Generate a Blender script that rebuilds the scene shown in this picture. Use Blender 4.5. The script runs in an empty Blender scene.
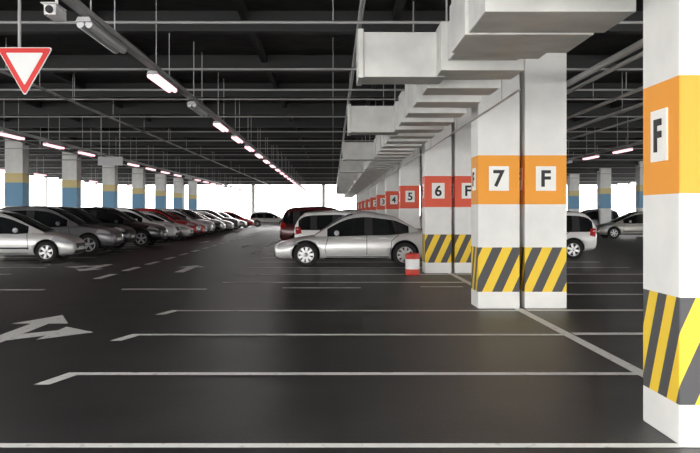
import bpy, bmesh, math, random
from mathutils import Vector, Matrix
from mathutils.bvhtree import BVHTree
random.seed(4)
scn = bpy.context.scene
scn.view_settings.view_transform = 'Standard'
COL = scn.collection

# ------------------------------------------------------------ materials
def new_mat(name, col=(.5,.5,.5), rough=.6, metal=0.0, emit=None, estr=0, coat=0):
    m = bpy.data.materials.new(name); m.use_nodes = True
    b = m.node_tree.nodes['Principled BSDF']
    b.inputs['Base Color'].default_value = (*col, 1)
    b.inputs['Roughness'].default_value = rough
    b.inputs['Metallic'].default_value = metal
    if coat: b.inputs['Coat Weight'].default_value = coat
    if emit:
        b.inputs['Emission Color'].default_value = (*emit, 1)
        b.inputs['Emission Strength'].default_value = estr
    return m
def N(m, t): return m.node_tree.nodes.new(t)
def Lk(m, a, b): m.node_tree.links.new(a, b)
def noisy(m, c1, c2, scale=5, detail=6, lo=.35, hi=.65, bump=0, bscale=40, coords='Object'):
    b = m.node_tree.nodes['Principled BSDF']
    tc = N(m,'ShaderNodeTexCoord'); n = N(m,'ShaderNodeTexNoise')
    n.inputs['Scale'].default_value = scale; n.inputs['Detail'].default_value = detail
    Lk(m, tc.outputs[coords], n.inputs['Vector'])
    r = N(m,'ShaderNodeValToRGB')
    r.color_ramp.elements[0].position = lo; r.color_ramp.elements[1].position = hi
    r.color_ramp.elements[0].color = (*c1,1); r.color_ramp.elements[1].color = (*c2,1)
    Lk(m, n.outputs['Fac'], r.inputs['Fac']); Lk(m, r.outputs['Color'], b.inputs['Base Color'])
    if bump:
        n2 = N(m,'ShaderNodeTexNoise'); n2.inputs['Scale'].default_value = bscale; n2.inputs['Detail'].default_value = 4
        Lk(m, tc.outputs[coords], n2.inputs['Vector'])
        bp = N(m,'ShaderNodeBump'); bp.inputs['Strength'].default_value = bump; bp.inputs['Distance'].default_value=.02
        Lk(m, n2.outputs['Fac'], bp.inputs['Height']); Lk(m, bp.outputs['Normal'], b.inputs['Normal'])
    return m

M_floor = noisy(new_mat('asphalt_floor', rough=.41), (.014,.014,.0145), (.033,.033,.034), 1.3, 8, .3,.7, .30, 60)
M_ceil = noisy(new_mat('ceiling_insulation', rough=.6), (.005,.005,.005), (.030,.030,.031), 2.2, 9, .4,.7, 1.0, 4)
M_beam = new_mat('dark_steel', (.014,.014,.015), .55)
M_pipe = new_mat('galvanised_pipe', (.42,.42,.42), .45, .2)
M_duct = noisy(new_mat('galvanised_duct', rough=.5), (.60,.60,.58), (.72,.72,.69), 3, 4)
M_wall = noisy(new_mat('painted_concrete', rough=.8), (.7,.7,.68), (.82,.82,.80), 2, 5)
M_line = noisy(new_mat('road_paint', rough=.6), (.55,.55,.54), (.98,.98,.96), 9, 8, .28,.42)
M_plate = new_mat('sign_plate', (.93,.92,.88), .5)
M_black = new_mat('letter_black', (.02,.02,.02), .6)
M_lampbody = new_mat('lamp_housing', (.45,.45,.46), .5)
M_tube = new_mat('lit_tube', (.3,.3,.3), .5, 0, (1,.52,.57), 2.1)
M_tubeoff = new_mat('unlit_tube', (.62,.62,.64), .3)
M_red = new_mat('sign_red', (.72,.02,.015), .45)
M_white = new_mat('white_enamel', (.88,.88,.87), .4)
M_blue = new_mat('column_blue', (.16,.34,.52), .6)
M_och=new_mat('column_ochre',(.66,.55,.26),.6)

def column_mat(name, band):
    m = new_mat(name, rough=.6); b = m.node_tree.nodes['Principled BSDF']
    g = N(m,'ShaderNodeNewGeometry'); s = N(m,'ShaderNodeSeparateXYZ'); Lk(m,g.outputs['Position'],s.inputs[0])
    def math_(op,a,bv,c=None):
        n=N(m,'ShaderNodeMath'); n.operation=op
        for i,v in enumerate((a,bv,c)):
            if v is None: continue
            if isinstance(v,(int,float)): n.inputs[i].default_value=v
            else: Lk(m,v,n.inputs[i])
        return n.outputs[0]
    X,Y,Z = s.outputs
    u = math_('SUBTRACT', X, Y); u = math_('SUBTRACT', u, math_('MULTIPLY', Z, .46))
    fr = math_('FRACT', math_('DIVIDE', u, .31), 0)
    st = math_('GREATER_THAN', fr, .50)
    def inb(lo,hi): return math_('MULTIPLY', math_('GREATER_THAN',Z,lo), math_('LESS_THAN',Z,hi))
    def mix(f,a,bb):
        n=N(m,'ShaderNodeMix'); n.data_type='RGBA'; Lk(m,f,n.inputs[0])
        for i,v in ((6,a),(7,bb)):
            if isinstance(v,tuple): n.inputs[i].default_value=(*v,1)
            else: Lk(m,v,n.inputs[i])
        return n.outputs[2]
    ns=N(m,'ShaderNodeTexNoise'); ns.inputs['Scale'].default_value=3; ns.inputs['Detail'].default_value=7
    Lk(m,g.outputs['Position'],ns.inputs['Vector'])
    w = mix(ns.outputs['Fac'], (.72,.72,.70), (.92,.91,.88))
    stripe = mix(st, (.07,.07,.075), (.90,.62,.04))
    c = mix(inb(.26,.95), w, stripe)
    c = mix(inb(1.62,2.38), c, band)
    Lk(m,c,b.inputs['Base Color'])
    return m
M_colO = column_mat('column_paint_orange', (.90,.36,.03))
M_colR = column_mat('column_paint_red', (.80,.11,.055))

# ------------------------------------------------------------ mesh accumulator
class Acc:
    def __init__(s): s.v=[]; s.f=[]; s.m=[]; s.s=[]
    def add(s, vs, fs, mi=0, smooth=False):
        o=len(s.v); s.v += [tuple(v) for v in vs]
        for k,f in enumerate(fs):
            s.f.append([i+o for i in f]); s.m.append(mi if isinstance(mi,int) else mi[k]); s.s.append(smooth)
    def box(s, x0,x1,y0,y1,z0,z1, mi=0):
        vs=[(x,y,z) for z in (z0,z1) for y in (y0,y1) for x in (x0,x1)]
        s.add(vs,[(0,2,3,1),(4,5,7,6),(0,1,5,4),(2,6,7,3),(0,4,6,2),(1,3,7,5)],mi)
    def tube(s,a,b,r,mi=0,n=8):
        a=Vector(a);b=Vector(b);d=(b-a).normalized()
        up=Vector((0,0,1)) if abs(d.z)<.9 else Vector((1,0,0))
        e1=d.cross(up).normalized(); e2=d.cross(e1)
        vs=[]
        for p in (a,b):
            for i in range(n):
                t=2*math.pi*i/n; vs.append(p+e1*r*math.cos(t)+e2*r*math.sin(t))
        fs=[(i,(i+1)%n,n+(i+1)%n,n+i) for i in range(n)]
        s.add(vs,fs,mi,True); s.add(vs[:n],[tuple(range(n))[::-1]],mi); s.add(vs[n:],[tuple(range(n))],mi)
    def lathe(s,prof,c,axis='Y',n=24,mi=0,smooth=True):
        vs=[]
        for r,h in prof:
            for i in range(n):
                t=2*math.pi*i/n
                if axis=='Y': vs.append((c[0]+r*math.cos(t),c[1]+h,c[2]+r*math.sin(t)))
                else: vs.append((c[0]+r*math.cos(t),c[1]+r*math.sin(t),c[2]+h))
        fs=[]
        for k in range(len(prof)-1):
            for i in range(n): fs.append((k*n+i,k*n+(i+1)%n,(k+1)*n+(i+1)%n,(k+1)*n+i))
        s.add(vs,fs,mi,smooth)
    def mesh(s,me):
        o=len(s.v); s.v+=[tuple(v.co) for v in me.vertices]
        for p in me.polygons:
            s.f.append([i+o for i in p.vertices]); s.m.append(p.material_index); s.s.append(True)
    def build(s,name,mats,parent=None,loc=None,bevel=0,fix=True):
        me=bpy.data.meshes.new(name); me.from_pydata(s.v,[],s.f)
        for m in mats: me.materials.append(m)
        me.polygons.foreach_set('material_index',s.m); me.polygons.foreach_set('use_smooth',s.s)
        me.update()
        if fix:
            bm=bmesh.new(); bm.from_mesh(me); bmesh.ops.recalc_face_normals(bm,faces=bm.faces); bm.to_mesh(me); bm.free()
        ob=bpy.data.objects.new(name,me); COL.objects.link(ob)
        if parent: ob.parent=parent
        if loc: ob.location=loc
        if bevel:
            md=ob.modifiers.new('bevel','BEVEL'); md.width=bevel; md.segments=2; md.limit_method='ANGLE'
        return ob
def empty(name, loc=(0,0,0)):
    e=bpy.data.objects.new(name,None); COL.objects.link(e); e.location=loc; e.empty_display_size=.2; return e

# ------------------------------------------------------------ shell
XL,XR,Y0,Y1,ZC = -24,30,-5,92,4.7
a=Acc(); a.box(XL-.3,XR+.3,Y0,Y1+.3,-.3,0); a.build('floor',[M_floor])
a=Acc(); a.box(XL-.3,XR+.3,Y0+3.5,Y1+.3,ZC,ZC+.3); a.build('ceiling',[M_ceil])
def facade(name, p0, p1, axis, at, sign):
    a=Acc(); t=.25
    def bx(u0,u1,z0,z1,tt=t):
        if axis=='Y': a.box(at, at+sign*tt, u0,u1,z0,z1)
        else: a.box(u0,u1, at, at+sign*tt, z0,z1)
    bx(p0,p1,0,.6); bx(p0,p1,4.5,ZC)
    u=p0
    while u<p1-.1:
        bx(u,min(u+.35,p1),.6,4.5); u+=7.6
    u=p0+3.8
    while u<p1-.1:
        bx(u,u+.06,.6,4.5,.1); u+=7.6
    a.build(name,[M_wall])
facade('wall_left',Y0,Y1,'Y',XL,-1)
facade('wall_right',Y0,Y1,'Y',XR,1)
facade('wall_back',XL,XR,'X',Y1,1)

a=Acc()
y=5.6+.33-7.6/2
while y<Y1:
    a.box(XL,XR,y-.1,y+.1,ZC-.34,ZC-.30); a.box(XL,XR,y-.02,y+.02,ZC-.30,ZC); y+=3.8
x=XL+1
while x<XR:
    a.box(x-.05,x+.05,Y0+3.6,Y1,ZC-.16,ZC-.0); x+=2.4
a.build('ceiling_beams',[M_beam])
a=Acc()
for y,z in ((9.7,4.1),(11.3,4.02),(15.6,4.12),(17.4,4.0),(19.6,4.1),(23.2,4.1),(27,4.05),(31,4.1),(34.8,4.1),(38.6,4.1),(42.4,4.1),(50,4.1),(57.6,4.1),(65,4.1),(73,4.1),(85,4.1)):
    a.tube((-20,y,z),(XR-2,y,z),.02)
    for xx in range(-18,28,6): a.tube((xx,y,z),(xx,y,ZC),.008,0,6)
for xx,z,r in ((.38,4.2,.035),(-10.6,3.9,.025),(3.75,3.55,.05),(4.15,3.62,.035),(4.5,3.3,.03),(6.6,3.8,.045),(8.0,3.95,.03),(-5.9,4.0,.03)):
    a.tube((xx,Y0+4,z),(xx,Y1-1,z),r)
    yy=8
    while yy<Y1-2: a.tube((xx,yy,z),(xx,yy,ZC),.008,0,6); yy+=11.4
a.build('sprinkler_pipes',[M_pipe])

# ------------------------------------------------------------ columns
def text_mesh(ch, size, loc, rotz, mat, parent, name='letter'):
    c=bpy.data.curves.new(name,'FONT'); c.body=ch; c.size=size; c.align_x='CENTER'; c.align_y='CENTER'; c.extrude=.004; c.offset=.009
    o=bpy.data.objects.new(name+'_tmp',c); COL.objects.link(o)
    bpy.context.view_layer.update()
    me=bpy.data.meshes.new_from_object(o.evaluated_get(bpy.context.evaluated_depsgraph_get()))
    bpy.data.objects.remove(o)
    xs=[v.co.x for v in me.vertices]; ys=[v.co.y for v in me.vertices]
    cx=(min(xs)+max(xs))/2; cy=(min(ys)+max(ys))/2
    for v in me.vertices: v.co.x-=cx; v.co.y-=cy
    me.materials.clear(); me.materials.append(mat)
    ob=bpy.data.objects.new(name,me); COL.objects.link(ob); ob.parent=parent
    ob.location=loc; ob.rotation_euler=(math.pi/2,0,rotz)
CW=.65
def column(x,y,front,side,mat):
    e=empty('parking_column',(x,y,0))
    a=Acc(); a.box(0,CW,0,CW,0,ZC)
    a.build('shaft',[mat],e,bevel=.012)
    zc=2.02
    a=Acc(); a.box(CW/2-.155,CW/2+.155,-.012,0,zc-.19,zc+.19); a.box(-.012,0,CW/2-.14,CW/2+.14,zc-.175,zc+.175)
    a.build('number_plates',[M_plate],e)
    text_mesh(front,.35,(CW/2,-.017,zc),0,M_black,e)
    text_mesh(side,.30,(-.017,CW/2,zc),-math.pi/2,M_black,e)
nums=['8','7','6','5','4','3','2','1','1','2','3']
for i in range(11):
    y=5.6+7.6*i
    if i==0: y=5.46
    x=2.25 if i else 2.225
    m=M_colO if i<2 else M_colR
    column(x,y,nums[i],'F',m); column(x+.73,y,'F','F',m)

def side_column(x,y):
    e=empty('parking_column',(x,y,0)); w=.75
    a=Acc(); a.box(0,w,0,w,0,ZC); a.build('shaft',[M_wall],e)
    a=Acc(); a.box(-.01,w+.01,-.01,w+.01,1.75,2.75); a.build('blue_band',[M_blue],e)
    a=Acc(); a.box(-.012,w+.012,-.012,w+.012,2.75,3.15); a.build('ochre_band',[M_och],e)
for i in range(3,11): side_column(-13.9,5.6+7.6*i)
for i in range(2,11): side_column(18.5,5.6+7.6*i)

# ------------------------------------------------------------ duct
a=Acc()
zb,zt=2.97,3.46; x0,x1=1.12,1.98
a.box(x0+.07,x1-.07,-1,88,zb+.10,zt)
y=1.2; k=0
while y<88:
    a.box(x0,x1,y,y+.62,zb,zt+.02); y+=1.27; k+=1
for ys in (9.2,15.6,23.7,31.3,38.9,46.5,54.1,61.7,69.3):
    a.box(.30,x0+.1,ys,ys+.55,zb-.008,zt-.01); a.box(.27,.33,ys-.03,ys+.58,zb-.02,zt+.02)
a.box(x0-.05,x1+.14,6.9,7.7,zb-.03,zt+.25)
a.box(x0-.02,x1+.22,6.16,6.89,zb-.018,zt+.30)
a.box(x0-.03,x1+.22,4.2,5.42,zb-.012,zt+.35)
a.build('ventilation_duct',[M_duct],bevel=.008)
a=Acc(); y=1.5
while y<88:
    for xx in (x0+.1,x1-.1): a.tube((xx,y,zt+.02),(xx,y,ZC),.012,0,6)
    y+=3.81
a.build('duct_hangers',[M_pipe])
a=Acc(); a.box(2.07,2.10,9.5,88,2.86,2.875)
y=10.5
while y<88: a.tube((2.085,y,2.87),(2.085,y,ZC),.006,0,6); y+=3.8
a.build('cable_rail',[M_pipe])

# ------------------------------------------------------------ lamps
def lamp(x,y,lit,z=3.5):
    e=empty('fluorescent_lamp',(x,y,z))
    a=Acc(); 
    prof=[(-.06,.05),(.06,.05),(.085,0),(-.085,0)]
    vs=[(p[0],yy,p[1]) for yy in (-.78,.78) for p in prof]
    a.add(vs,[(0,1,2,3),(7,6,5,4),(0,4,5,1),(1,5,6,2),(2,6,7,3),(3,7,4,0)])
    a.tube((0,-.5,.05),(0,-.5,ZC-z),.008,0,6); a.tube((0,.5,.05),(0,.5,ZC-z),.008,0,6)
    a.build('housing',[M_lampbody],e)
    a=Acc(); 
    for s in (-.045,.045): a.tube((s,-.74,-.02),(s,.74,-.02),.04)
    a.build('tubes',[M_tube if lit else M_tubeoff],e)
ys=[9.7+3.4*i for i in range(-2,22)]
for i,y in enumerate(ys): lamp(-2.62,y,(i not in (2,4)) )
for i in range(0,20): lamp(-8.4,12+3.4*i+.0,i%5!=1)
for i in range(0,18): lamp(9.4,14+3.4*i,i%4!=2)
for i in range(0,12): lamp(-15.5,30+5*i,True)
a=Acc()
for xx in (-2.62,-8.4,9.4): 
    a.box(xx-.05,xx+.05,-1,88,3.58,3.60); a.box(xx-.055,xx-.045,-1,88,3.58,3.64); a.box(xx+.045,xx+.055,-1,88,3.58,3.64)
a.build('cable_tray',[M_pipe])

# ------------------------------------------------------------ floor markings
a=Acc(); ZL=.004
def quad(pts): a.add([(p[0],p[1],ZL) for p in pts],[tuple(range(len(pts)))])
def rect(x0,x1,y0,y1): quad([(x0,y0),(x1,y0),(x1,y1),(x0,y1)])
LW=.13
lines=[5.45,7.87,10.37,12.9]
def tick(y): quad([(-2.35,y-LW/2),(-2.35,y+LW/2),(-2.46,y+LW/2),(-2.60,y-.50),(-2.46,y-.50)])
rect(-6,2.8,5.4,5.50)
for y in lines[1:]: rect(-2.35,2.80,y-LW/2,y+LW/2); tick(y)
for y in (18.1,20.4,22.9,25.4,27.9,30.4,32.9,35.4,37.9,43,48,53,58): rect(-2.35,2.80,y-.10,y+.10)
rect(-1.0,.55,16.7,16.88)
rect(1.75,2.6,16.95,17.09)
for i in range(0,24):
    y=5.45+2.5*i; rect(2.95,8.0,y-.10,y+.10)
    rect(-12.8,-7.75,y-.10,y+.10)
rect(2.80,2.93,1,5.40); rect(2.80,2.93,6.2,13.15); rect(2.80,2.93,14.3,20.75)
rect(-4.1,-2.45,16.4,16.6); rect(-7.0,-5.55,16.25,16.45)
for i in range(26):
    y=19+2.6*i; rect(-5.39,-5.19,y,y+1.5)
for i in range(20):
    y=30+2.6*i; rect(-2.97,-2.79,y,y+1.3)
a.build('parking_line_markings',[M_line],fix=False)
def arrow(x,y,turn,flip=1):
    a=Acc()
    def poly(pts): a.add([(x+flip*p[0],y+flip*p[1],ZL) for p in pts],[tuple(range(len(pts)))])
    poly([(-.12,-.1),(.12,-.1),(.12,1.8),(-.12,1.8)])
    poly([(-.38,1.8),(.38,1.8),(0,2.75)])
    if turn:
        poly([(.12,.30),(.45,.70),(.45,1.16),(.12,.84)])
        poly([(.45,.35),(.95,.98),(.45,1.50)])
    a.build('road_arrow_marking',[M_line],fix=False)
arrow(-3.93,9.6,True); arrow(-3.83,21.2,False); arrow(-6.4,24.2,True,-1); arrow(-3.83,36,False); arrow(-6.4,44,False,-1)

# ------------------------------------------------------------ yield sign
e=empty('yield_sign',(-3.70,10.2,3.28))
def tri(s,yo,th,mi,acc,rc=.05):
    h=s*math.sqrt(3)/2; P_=[Vector((-s/2,h/3)),Vector((s/2,h/3)),Vector((0,-2*h/3))]
    pts=[]
    for i in range(3):
        p=P_[i]; q=P_[(i-1)%3]; r=P_[(i+1)%3]
        d1=(q-p).normalized(); d2=(r-p).normalized()
        A=p+d1*rc*1.5; B=p+d2*rc*1.5
        for t in (0,.25,.5,.75,1): pts.append(A*(1-t)**2+p*2*t*(1-t)+B*t*t)
    n=len(pts)
    vs=[(p.x,yo,p.y) for p in pts]+[(p.x,yo+th,p.y) for p in pts]
    acc.add(vs,[tuple(range(n)),tuple(range(n,2*n))[::-1]]+[(i,(i+1)%n,n+(i+1)%n,n+i) for i in range(n)],mi)
a=Acc(); tri(.68,0,.02,0,a,.035); tri(.65,-.004,.01,1,a,.03); tri(.45,-.008,.01,2,a,.015)
a.tube((-.08,.05,-.1),(-.08,.05,ZC-3.28),.022,3)
a.build('sign_panel',[M_white,M_red,M_white,M_pipe],e)
e=empty('security_camera',(-3.3,10.1,3.86))
a=Acc(); a.box(-.07,.07,-.2,.2,-.06,.06); a.box(-.09,.09,-.26,.16,.06,.075); a.tube((0,-.2,0),(0,-.23,0),.045,1,12); a.tube((0,.05,.07),(0,.05,ZC-3.86),.02); a.build('camera_body',[M_white,M_black],e,bevel=.006)
e=empty('hanging_direction_sign',(-7.2,27.5,3.15))
a=Acc(); a.box(-.4,.4,-.03,.03,-.14,.14); a.tube((-.3,0,.14),(-.3,0,ZC-3.15),.015); a.tube((.3,0,.14),(.3,0,ZC-3.15),.015)
a.build('sign_board',[M_lampbody],e)

e=empty('traffic_barrel',(1.90,20.3,0))
a=Acc()
a.lathe([(0,0),(.165,0),(.17,.03),(.17,.14)],(0,0,0),'Z',20,0)
a.lathe([(.17,.14),(.17,.38)],(0,0,0),'Z',20,1)
a.lathe([(.17,.38),(.165,.48),(.14,.52),(0,.52)],(0,0,0),'Z',20,0)
a.build('barrel_body',[new_mat('barrel_red',(.6,.05,.03),.5),M_white],e)

# ------------------------------------------------------------ cars
def paint(name,c,metal=.3): return new_mat(name,c,.28,metal,coat=.6)
P={'silver':paint('paint_silver',(.74,.74,.73),.3),'white':paint('paint_white',(.90,.90,.89),0),'black':paint('paint_black',(.012,.012,.014),0),
 'grey':paint('paint_grey',(.22,.22,.23),.3),'red':paint('paint_red',(.55,.02,.02),0),'dred':paint('paint_dark_red',(.10,.012,.016),.2),'beige':paint('paint_beige',(.62,.60,.55),.3)}
M_glass=new_mat('car_glass',(.012,.014,.015),.08,0)
M_trim=new_mat('car_black_trim',(.015,.015,.015),.6)
M_rim=new_mat('alloy_rim',(.6,.6,.61),.3,.6)
M_tire=new_mat('tire_rubber',(.018,.018,.018),.85)
M_head=new_mat('headlight_glass',(.75,.77,.8),.1,.3,coat=1)
M_tail=new_mat('taillight_red',(.45,.01,.01),.2,coat=1)
CM=[P['silver'],M_glass,M_trim,M_rim,M_tire,M_head,M_tail,M_plate]
def eval_mesh(ob):
    bpy.context.view_layer.update()
    return bpy.data.meshes.new_from_object(ob.evaluated_get(bpy.context.evaluated_depsgraph_get()))
def build_car(S):
    L,W=S['L'],S['W']; wr=S['wr']; wf,wb_=S['wf'],S['wb']
    sec=[]
    for (x,zl,zt,k) in S['body']:
        w=W*k; h=zt-zl
        half=[(0,zl),(.72*w,zl),(.95*w,zl+.07*h),(w,zl+.30*h),(1.0*w,zl+.60*h),(.965*w,zl+.84*h),(.87*w,zl+.965*h),(.5*w,zt+.015),(0,zt+.02)]
        ring=[(x,y,z) for y,z in half]+[(x,-y,z) for y,z in half[-2:0:-1]]
        sec.append(ring)
    n=len(sec[0]); a=Acc(); vs=[p for r in sec for p in r]; fs=[]
    for i in range(len(sec)-1):
        for j in range(n): fs.append((i*n+j,i*n+(j+1)%n,(i+1)*n+(j+1)%n,(i+1)*n+j))
    m=len(sec)-1
    fs.append(tuple(range(n))[::-1]); fs.append(tuple(m*n+j for j in range(n)))
    a.add(vs,fs,0,True)
    body=a.build('tmp_body',CM); md=body.modifiers.new('s','SUBSURF'); md.levels=2; md.render_levels=2
    c=Acc()
    for xw in (wf,wb_):
        for s in (-1,1):
            nn=28; vs=[]
            for yy in (W-.27,W+.2):
                for i in range(nn):
                    t=2*math.pi*i/nn; vs.append((xw+(wr+.05)*math.cos(t),s*yy,wr+.02+(wr+.045)*math.sin(t)))
            c.add(vs,[tuple(range(nn)),tuple(range(nn,2*nn))[::-1]]+[(i,(i+1)%nn,nn+(i+1)%nn,nn+i) for i in range(nn)],2)
    cut=c.build('tmp_cut',CM)
    md=body.modifiers.new('b','BOOLEAN'); md.operation='DIFFERENCE'; md.object=cut; md.solver='EXACT'
    bm_=eval_mesh(body); bpy.data.objects.remove(body); bpy.data.objects.remove(cut)
    G=S['green']; sec=[]
    for (x,zb,zt,wb,wt) in G:
        h=zt-zb
        half=[(wb,zb),(wb+(wt-wb)*.40,zb+h*.45),(wb+(wt-wb)*.82,zb+h*.84),(wt,zt-.025*min(1,h*4)),(wt*.66,zt+.012),(0,zt+.022)]
        sec.append([(x,y,z) for y,z in half]+[(x,-y,z) for y,z in half[-2::-1]])
    n=len(sec[0]); vs=[p for r in sec for p in r]; fs=[]; ms=[]
    smap=S['side']; tmap=S['top']
    for i in range(len(sec)-1):
        for j in range(n-1):
            fs.append((i*n+j,i*n+j+1,(i+1)*n+j+1,(i+1)*n+j))
            jj=j if j<5 else 9-j
            ms.append(smap[i] if jj in(0,1) else (0 if jj==2 else tmap[i]))
    a=Acc(); a.add(vs,fs,ms,True)
    gh=a.build('tmp_gh',CM); md=gh.modifiers.new('s','SUBSURF'); md.levels=2; md.render_levels=2
    gm=eval_mesh(gh); bpy.data.objects.remove(gh)
    out=Acc(); out.mesh(bm_); out.mesh(gm)
    allv=list(out.v); bvh=BVHTree.FromPolygons([Vector(v) for v in allv],out.f)
    def side(u,z,s,off=.006):
        h=bvh.ray_cast(Vector((u,s*2,z)),Vector((0,-s,0)))
        if h[0] is None: return None
        return Vector((u,h[0].y+s*off,z))
    def patch(fn,nu,nv,mi):
        g=[[fn(i/nu,j/nv) for j in range(nv+1)] for i in range(nu+1)]
        for i in range(nu):
            for j in range(nv):
                q=[g[i][j],g[i+1][j],g[i+1][j+1],g[i][j+1]]
                if any(p is None for p in q): continue
                if (max(p.x for p in q)-min(p.x for p in q))>.35: continue
                out.add(q,[(0,1,2,3)],mi,True)
    def bil(c,u,v):
        A=Vector(c[0]);B=Vector(c[1]);C=Vector(c[2]);D=Vector(c[3])
        return (A*(1-u)+B*u)*(1-v)+(D*(1-u)+C*u)*v
    def sidepatch(c,mi,nu=8,nv=5,off=.006):
        for s in (-1,1):
            patch(lambda u,v: (lambda p: side(p[0],p[1],s,off))(bil(c,u,v)),nu,nv,mi)
    def endpatch(c,mi,front,nu=12,nv=4,off=.008):
        d=-1 if front else 1
        def f(u,v):
            p=bil(c,u,v); h=bvh.ray_cast(Vector((L/2-d*5,p[0],p[1])),Vector((d,0,0)))
            if h[0] is None: return None
            return Vector((h[0].x-d*off,p[0],p[1]))
        patch(f,nu,nv,mi)
    def seam(pts,w=.008,mi=2):
        for s in (-1,1):
            for k in range(len(pts)-1):
                A=Vector(pts[k]);B=Vector(pts[k+1]); d=(B-A).normalized(); nrm=Vector((-d.y,d.x))*w
                st=max(2,int((B-A).length/.08))
                for q in range(st):
                    p=A+(B-A)*q/st; r=A+(B-A)*(q+1)/st
                    Q=[side(*(p-nrm),s,.004),side(*(r-nrm),s,.004),side(*(r+nrm),s,.004),side(*(p+nrm),s,.004)]
                    if None in Q: continue
                    out.add(Q,[(0,1,2,3)],mi,False)
    for s_ in S['seams']: seam(s_)
    for c,mi in S['sidep']: sidepatch(c,mi)
    for c,mi,fr in S['endp']: endpatch(c,mi,fr)
    for hx,hz in S['handles']:
        for s in (-1,1):
            p=side(hx,hz,s,0)
            if p: out.box(hx-.09,hx+.09,min(p.y,p.y+s*.025),max(p.y,p.y+s*.025),hz-.014,hz+.014,0)
    mx,mz=S['mirror']
    for s in (-1,1):
        bmm=bmesh.new(); bmesh.ops.create_uvsphere(bmm,u_segments=12,v_segments=8,radius=1)
        vs=[(mx+v.co.x*.07,s*(W+.05)+v.co.y*.11,mz+v.co.z*.075) for v in bmm.verts]; bmm.verts.index_update()
        out.add(vs,[tuple(v.index for v in f.verts) for f in bmm.faces],0,True); bmm.free()
        out.tube((mx,s*(W-.14),mz-.05),(mx,s*(W-.0),mz-.03),.025,2)
    for xw in (wf,wb_):
        for s in (-1,1):
            c=(xw,s*(W-.125),wr); R=wr; r=wr*.66
            out.lathe([(r,-.10),(R*.93,-.105),(R,-.075),(R,.075),(R*.93,.105),(r,.10)],c,'Y',28,4)
            out.lathe([(r,s*.10),(r*.93,s*.098),(r*.90,s*.03)],c,'Y',28,3)
            out.lathe([(r*.91,s*.02),(0,s*.02)],c,'Y',28,2)
            out.lathe([(r*.24,s*.02),(r*.22,s*.085),(0,s*.09)],c,'Y',16,3)
            for q in range(S.get('spokes',7)):
                t=2*math.pi*q/S.get('spokes',7)+.3; ct,st=math.cos(t),math.sin(t)
                w1,w2=.028,.038
                vs=[]
                for yy in (s*.045,s*.085):
                    for (rr,ww) in ((.04,w1),(r*.95,w2)):
                        for g in (-1,1): vs.append((c[0]+rr*ct-g*ww*st,c[1]+yy,c[2]+rr*st+g*ww*ct))
                out.add(vs,[(0,1,3,2),(4,6,7,5),(0,4,5,1),(2,3,7,6),(0,2,6,4),(1,5,7,3)],3)
    ob=out.build('tmp_car',CM,fix=False); me=ob.data; bpy.data.objects.remove(ob)
    return me
sedan=dict(L=4.62,W=.90,wr=.335,wf=3.72,wb=1.02,
 body=[(0.0,.48,.82,.72),(0.02,.36,.94,.84),(0.14,.27,1.01,.92),(.5,.24,1.01,.96),(1.0,.20,.96,.99),(1.7,.19,.93,1),(2.6,.19,.90,1),(3.2,.19,.87,1),(3.6,.20,.83,.985),(4.0,.20,.77,.955),(4.32,.20,.69,.89),(4.54,.22,.60,.78),(4.62,.30,.50,.62)],
 green=[(.62,.92,1.00,.70,.62),(.90,.89,1.16,.77,.62),(1.22,.87,1.35,.80,.62),(1.34,.87,1.39,.81,.62),(2.00,.86,1.49,.82,.62),(2.07,.86,1.49,.82,.62),(2.45,.85,1.475,.82,.62),(2.80,.84,1.33,.81,.64),(3.14,.82,1.09,.78,.67),(3.48,.76,.86,.70,.66)],
 side=[0,1,1,1,2,1,1,1,0],top=[1,1,0,0,0,0,1,1,1],
 seams=[[(1.18,.88),(1.38,.72),(1.43,.32)],[(2.06,.90),(2.06,.28)],[(3.10,.85),(3.2,.5),(3.14,.28)],[(1.45,.28),(3.15,.28)]],
 sidep=[(((3.92,.60),(4.52,.52),(4.42,.65),(4.0,.72)),5),(((.02,.76),(.40,.80),(.34,.92),(.06,.91)),6),(((1.5,.20),(3.2,.20),(3.2,.245),(1.5,.245)),2)],
 endp=[(((-.42,.42),(.42,.42),(.5,.52),(-.5,.52)),2,True),(((-.6,.25),(.6,.25),(.55,.35),(-.55,.35)),2,True),(((-.26,.36),(.26,.36),(.26,.46),(-.26,.46)),7,True),(((-.26,.55),(.26,.55),(.26,.66),(-.26,.66)),7,False),(((-.6,.3),(.6,.3),(.6,.4),(-.6,.4)),2,False)],
 handles=[(1.60,.79),(2.3,.78)],mirror=(2.88,.93),spokes=9)
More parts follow.
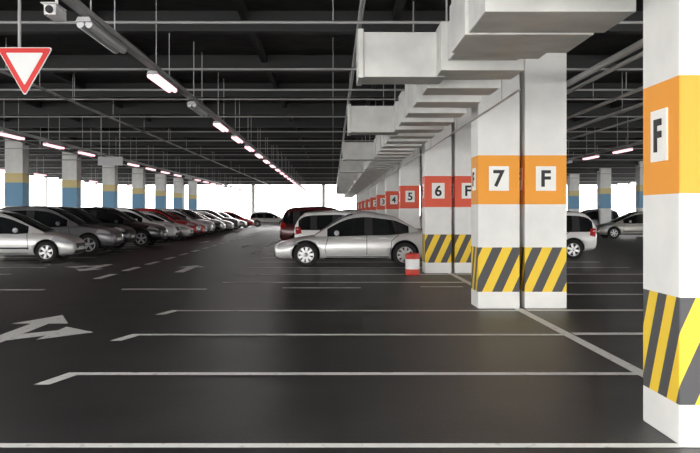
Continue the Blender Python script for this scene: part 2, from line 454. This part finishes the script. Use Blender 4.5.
hatch=dict(L=4.2,W=.87,wr=.315,wf=3.40,wb=.78,
 body=[(0.0,.45,.85,.78),(.02,.34,.98,.88),(.10,.27,1.02,.94),(.5,.24,1.0,.98),(1.0,.20,.97,1),(1.7,.19,.95,1),(2.5,.19,.93,1),(3.0,.19,.92,1),(3.4,.20,.88,.985),(3.75,.20,.80,.94),(4.0,.21,.71,.86),(4.15,.23,.61,.76),(4.2,.30,.51,.64)],
 green=[(.02,.92,1.02,.76,.68),(.14,.88,1.28,.79,.66),(.30,.87,1.46,.80,.65),(.60,.87,1.51,.81,.64),(.68,.87,1.515,.81,.64),(1.45,.86,1.545,.82,.64),(1.53,.86,1.545,.82,.64),(2.0,.86,1.51,.82,.64),(2.4,.85,1.37,.81,.65),(2.85,.84,1.12,.78,.67),(3.28,.81,.91,.70,.66)],
 side=[0,1,1,2,1,2,1,1,1,0],top=[1,1,0,0,0,0,0,1,1,1],
 seams=[[(.80,.94),(1.12,.72),(1.15,.30)],[(1.56,.92),(1.58,.28)],[(2.82,.90),(2.88,.5),(2.84,.28)],[(1.15,.28),(2.85,.28)]],
 sidep=[(((3.50,.62),(4.10,.55),(4.02,.68),(3.62,.77)),5),(((.02,.70),(.26,.76),(.22,.98),(.05,.98)),6),(((1.2,.40),(2.9,.40),(2.9,.45),(1.2,.45)),2)],
 endp=[(((-.42,.42),(.42,.42),(.5,.56),(-.5,.56)),2,True),(((-.6,.27),(.6,.27),(.55,.36),(-.55,.36)),2,True),(((-.26,.36),(.26,.36),(.26,.46),(-.26,.46)),7,True),(((-.26,.62),(.26,.62),(.26,.73),(-.26,.73)),7,False),(((-.7,.3),(.7,.3),(.7,.42),(-.7,.42)),2,False)],
 handles=[(1.2,.81),(1.9,.80)],mirror=(2.52,.96),spokes=6)
suv=dict(L=4.45,W=.93,wr=.36,wf=3.60,wb=.88,
 body=[(0.0,.55,.98,.82),(.02,.42,1.08,.90),(.10,.34,1.12,.95),(.5,.30,1.10,.98),(1.0,.27,1.08,1),(1.8,.26,1.06,1),(2.6,.26,1.05,1),(3.1,.26,1.05,1),(3.6,.27,1.02,.99),(4.0,.28,.96,.96),(4.28,.29,.88,.90),(4.41,.32,.76,.82),(4.45,.40,.62,.72)],
 green=[(.04,1.02,1.12,.79,.71),(.14,1.0,1.40,.82,.70),(.28,.99,1.62,.84,.69),(.56,.98,1.67,.85,.69),(.68,.98,1.68,.85,.69),(1.50,.97,1.71,.86,.69),(1.60,.97,1.71,.86,.69),(2.10,.97,1.67,.86,.69),(2.44,.97,1.53,.85,.70),(2.82,.97,1.28,.82,.71),(3.20,.95,1.05,.74,.70)],
 side=[0,1,1,2,1,2,1,1,1,0],top=[1,1,0,0,0,0,0,1,1,1],
 seams=[[(.9,1.02),(1.25,.8),(1.28,.4)],[(1.66,1.03),(1.68,.38)],[(2.88,1.02),(3.0,.6),(2.95,.38)],[(1.28,.38),(2.95,.38)]],
 sidep=[(((3.85,.78),(4.40,.72),(4.32,.86),(3.95,.92)),5),(((.02,.85),(.25,.9),(.22,1.08),(.05,1.08)),6),(((1.3,.28),(2.95,.28),(2.95,.40),(1.3,.40)),2)],
 endp=[(((-.45,.58),(.45,.58),(.52,.76),(-.52,.76)),2,True),(((-.65,.36),(.65,.36),(.6,.48),(-.6,.48)),2,True),(((-.26,.48),(.26,.48),(.26,.58),(-.26,.58)),7,True),(((-.26,.75),(.26,.75),(.26,.86),(-.26,.86)),7,False),(((-.75,.4),(.75,.4),(.75,.52),(-.75,.52)),2,False)],
 handles=[(1.3,.93),(1.95,.91)],mirror=(2.56,1.10),spokes=5)
ME={'sedan_car':build_car(sedan),'hatchback_car':build_car(hatch),'suv_car':build_car(suv)}
LEN={'sedan_car':4.62,'hatchback_car':4.2,'suv_car':4.45}
def car(kind,colr,nose_x,yc,direction):
    o=bpy.data.objects.new(kind,ME[kind]); COL.objects.link(o)
    L=LEN[kind]
    if direction>0: o.location=(nose_x-L,yc,0)
    else: o.location=(nose_x+L,yc,0); o.rotation_euler=(0,0,math.pi)
    o.material_slots[0].link='OBJECT'; o.material_slots[0].material=P[colr]
    return o
car('sedan_car','silver',-1.64,24.0,-1)
car('hatchback_car','white',2.85,30.3,1)
car('suv_car','dred',2.35,34.2,1)
car('hatchback_car','silver',-1.6,44,-1)
car('sedan_car','white',-1.6,58,-1)
car('suv_car','grey',-1.6,70,-1)
for k,c,x,y in (('hatchback_car','silver',-7.70,26.0),('suv_car','grey',-7.70,30.6),('suv_car','black',-8.0,34.0),('suv_car','black',-7.35,37.2),('suv_car','white',-7.75,42.6),('hatchback_car','white',-7.5,45.3),
   ('suv_car','red',-7.6,48.2),('hatchback_car','red',-7.6,50.8),('suv_car','silver',-7.5,53.6),('suv_car','black',-7.4,57),('hatchback_car','silver',-7.6,60),('hatchback_car','white',-7.6,65),('suv_car','grey',-7.6,69),('sedan_car','silver',-7.6,75),('hatchback_car','red',-7.6,82)):
    car(k,c,x,y,1)
for k,c,y in (('suv_car','grey',45),('hatchback_car','silver',50),('sedan_car','white',56),('suv_car','black',62),('hatchback_car','white',70)):
    car(k,c,-16.0,y,-1)
car('hatchback_car','white',4.15,27.6,-1)
car('sedan_car','white',8.0,40.2,1)
car('hatchback_car','beige',15.0,48.6,-1)
car('suv_car','grey',15.6,60,-1)
car('hatchback_car','silver',15.6,70,-1)
car('sedan_car','red',8.0,62,1)
for x,k,c in ((-4.4,'hatchback_car','silver'),(.6,'suv_car','grey'),(-10,'sedan_car','white')): car(k,c,x,88.5,1)

# ------------------------------------------------------------ world
w=bpy.data.worlds.new('sky'); scn.world=w; w.use_nodes=True
nt=w.node_tree; bg=nt.nodes['Background']; bg.inputs['Color'].default_value=(1,.985,.96,1); bg.inputs['Strength'].default_value=6.6

# ------------------------------------------------------------ camera
cd=bpy.data.cameras.new('camera'); co=bpy.data.objects.new('camera',cd); COL.objects.link(co)
co.location=(0,0,1.5); co.rotation_euler=(math.pi/2,0,0)
cd.sensor_width=36; cd.lens=850/700*36; cd.shift_x=17/700; cd.shift_y=-14.5/700; cd.clip_end=400
scn.camera=co
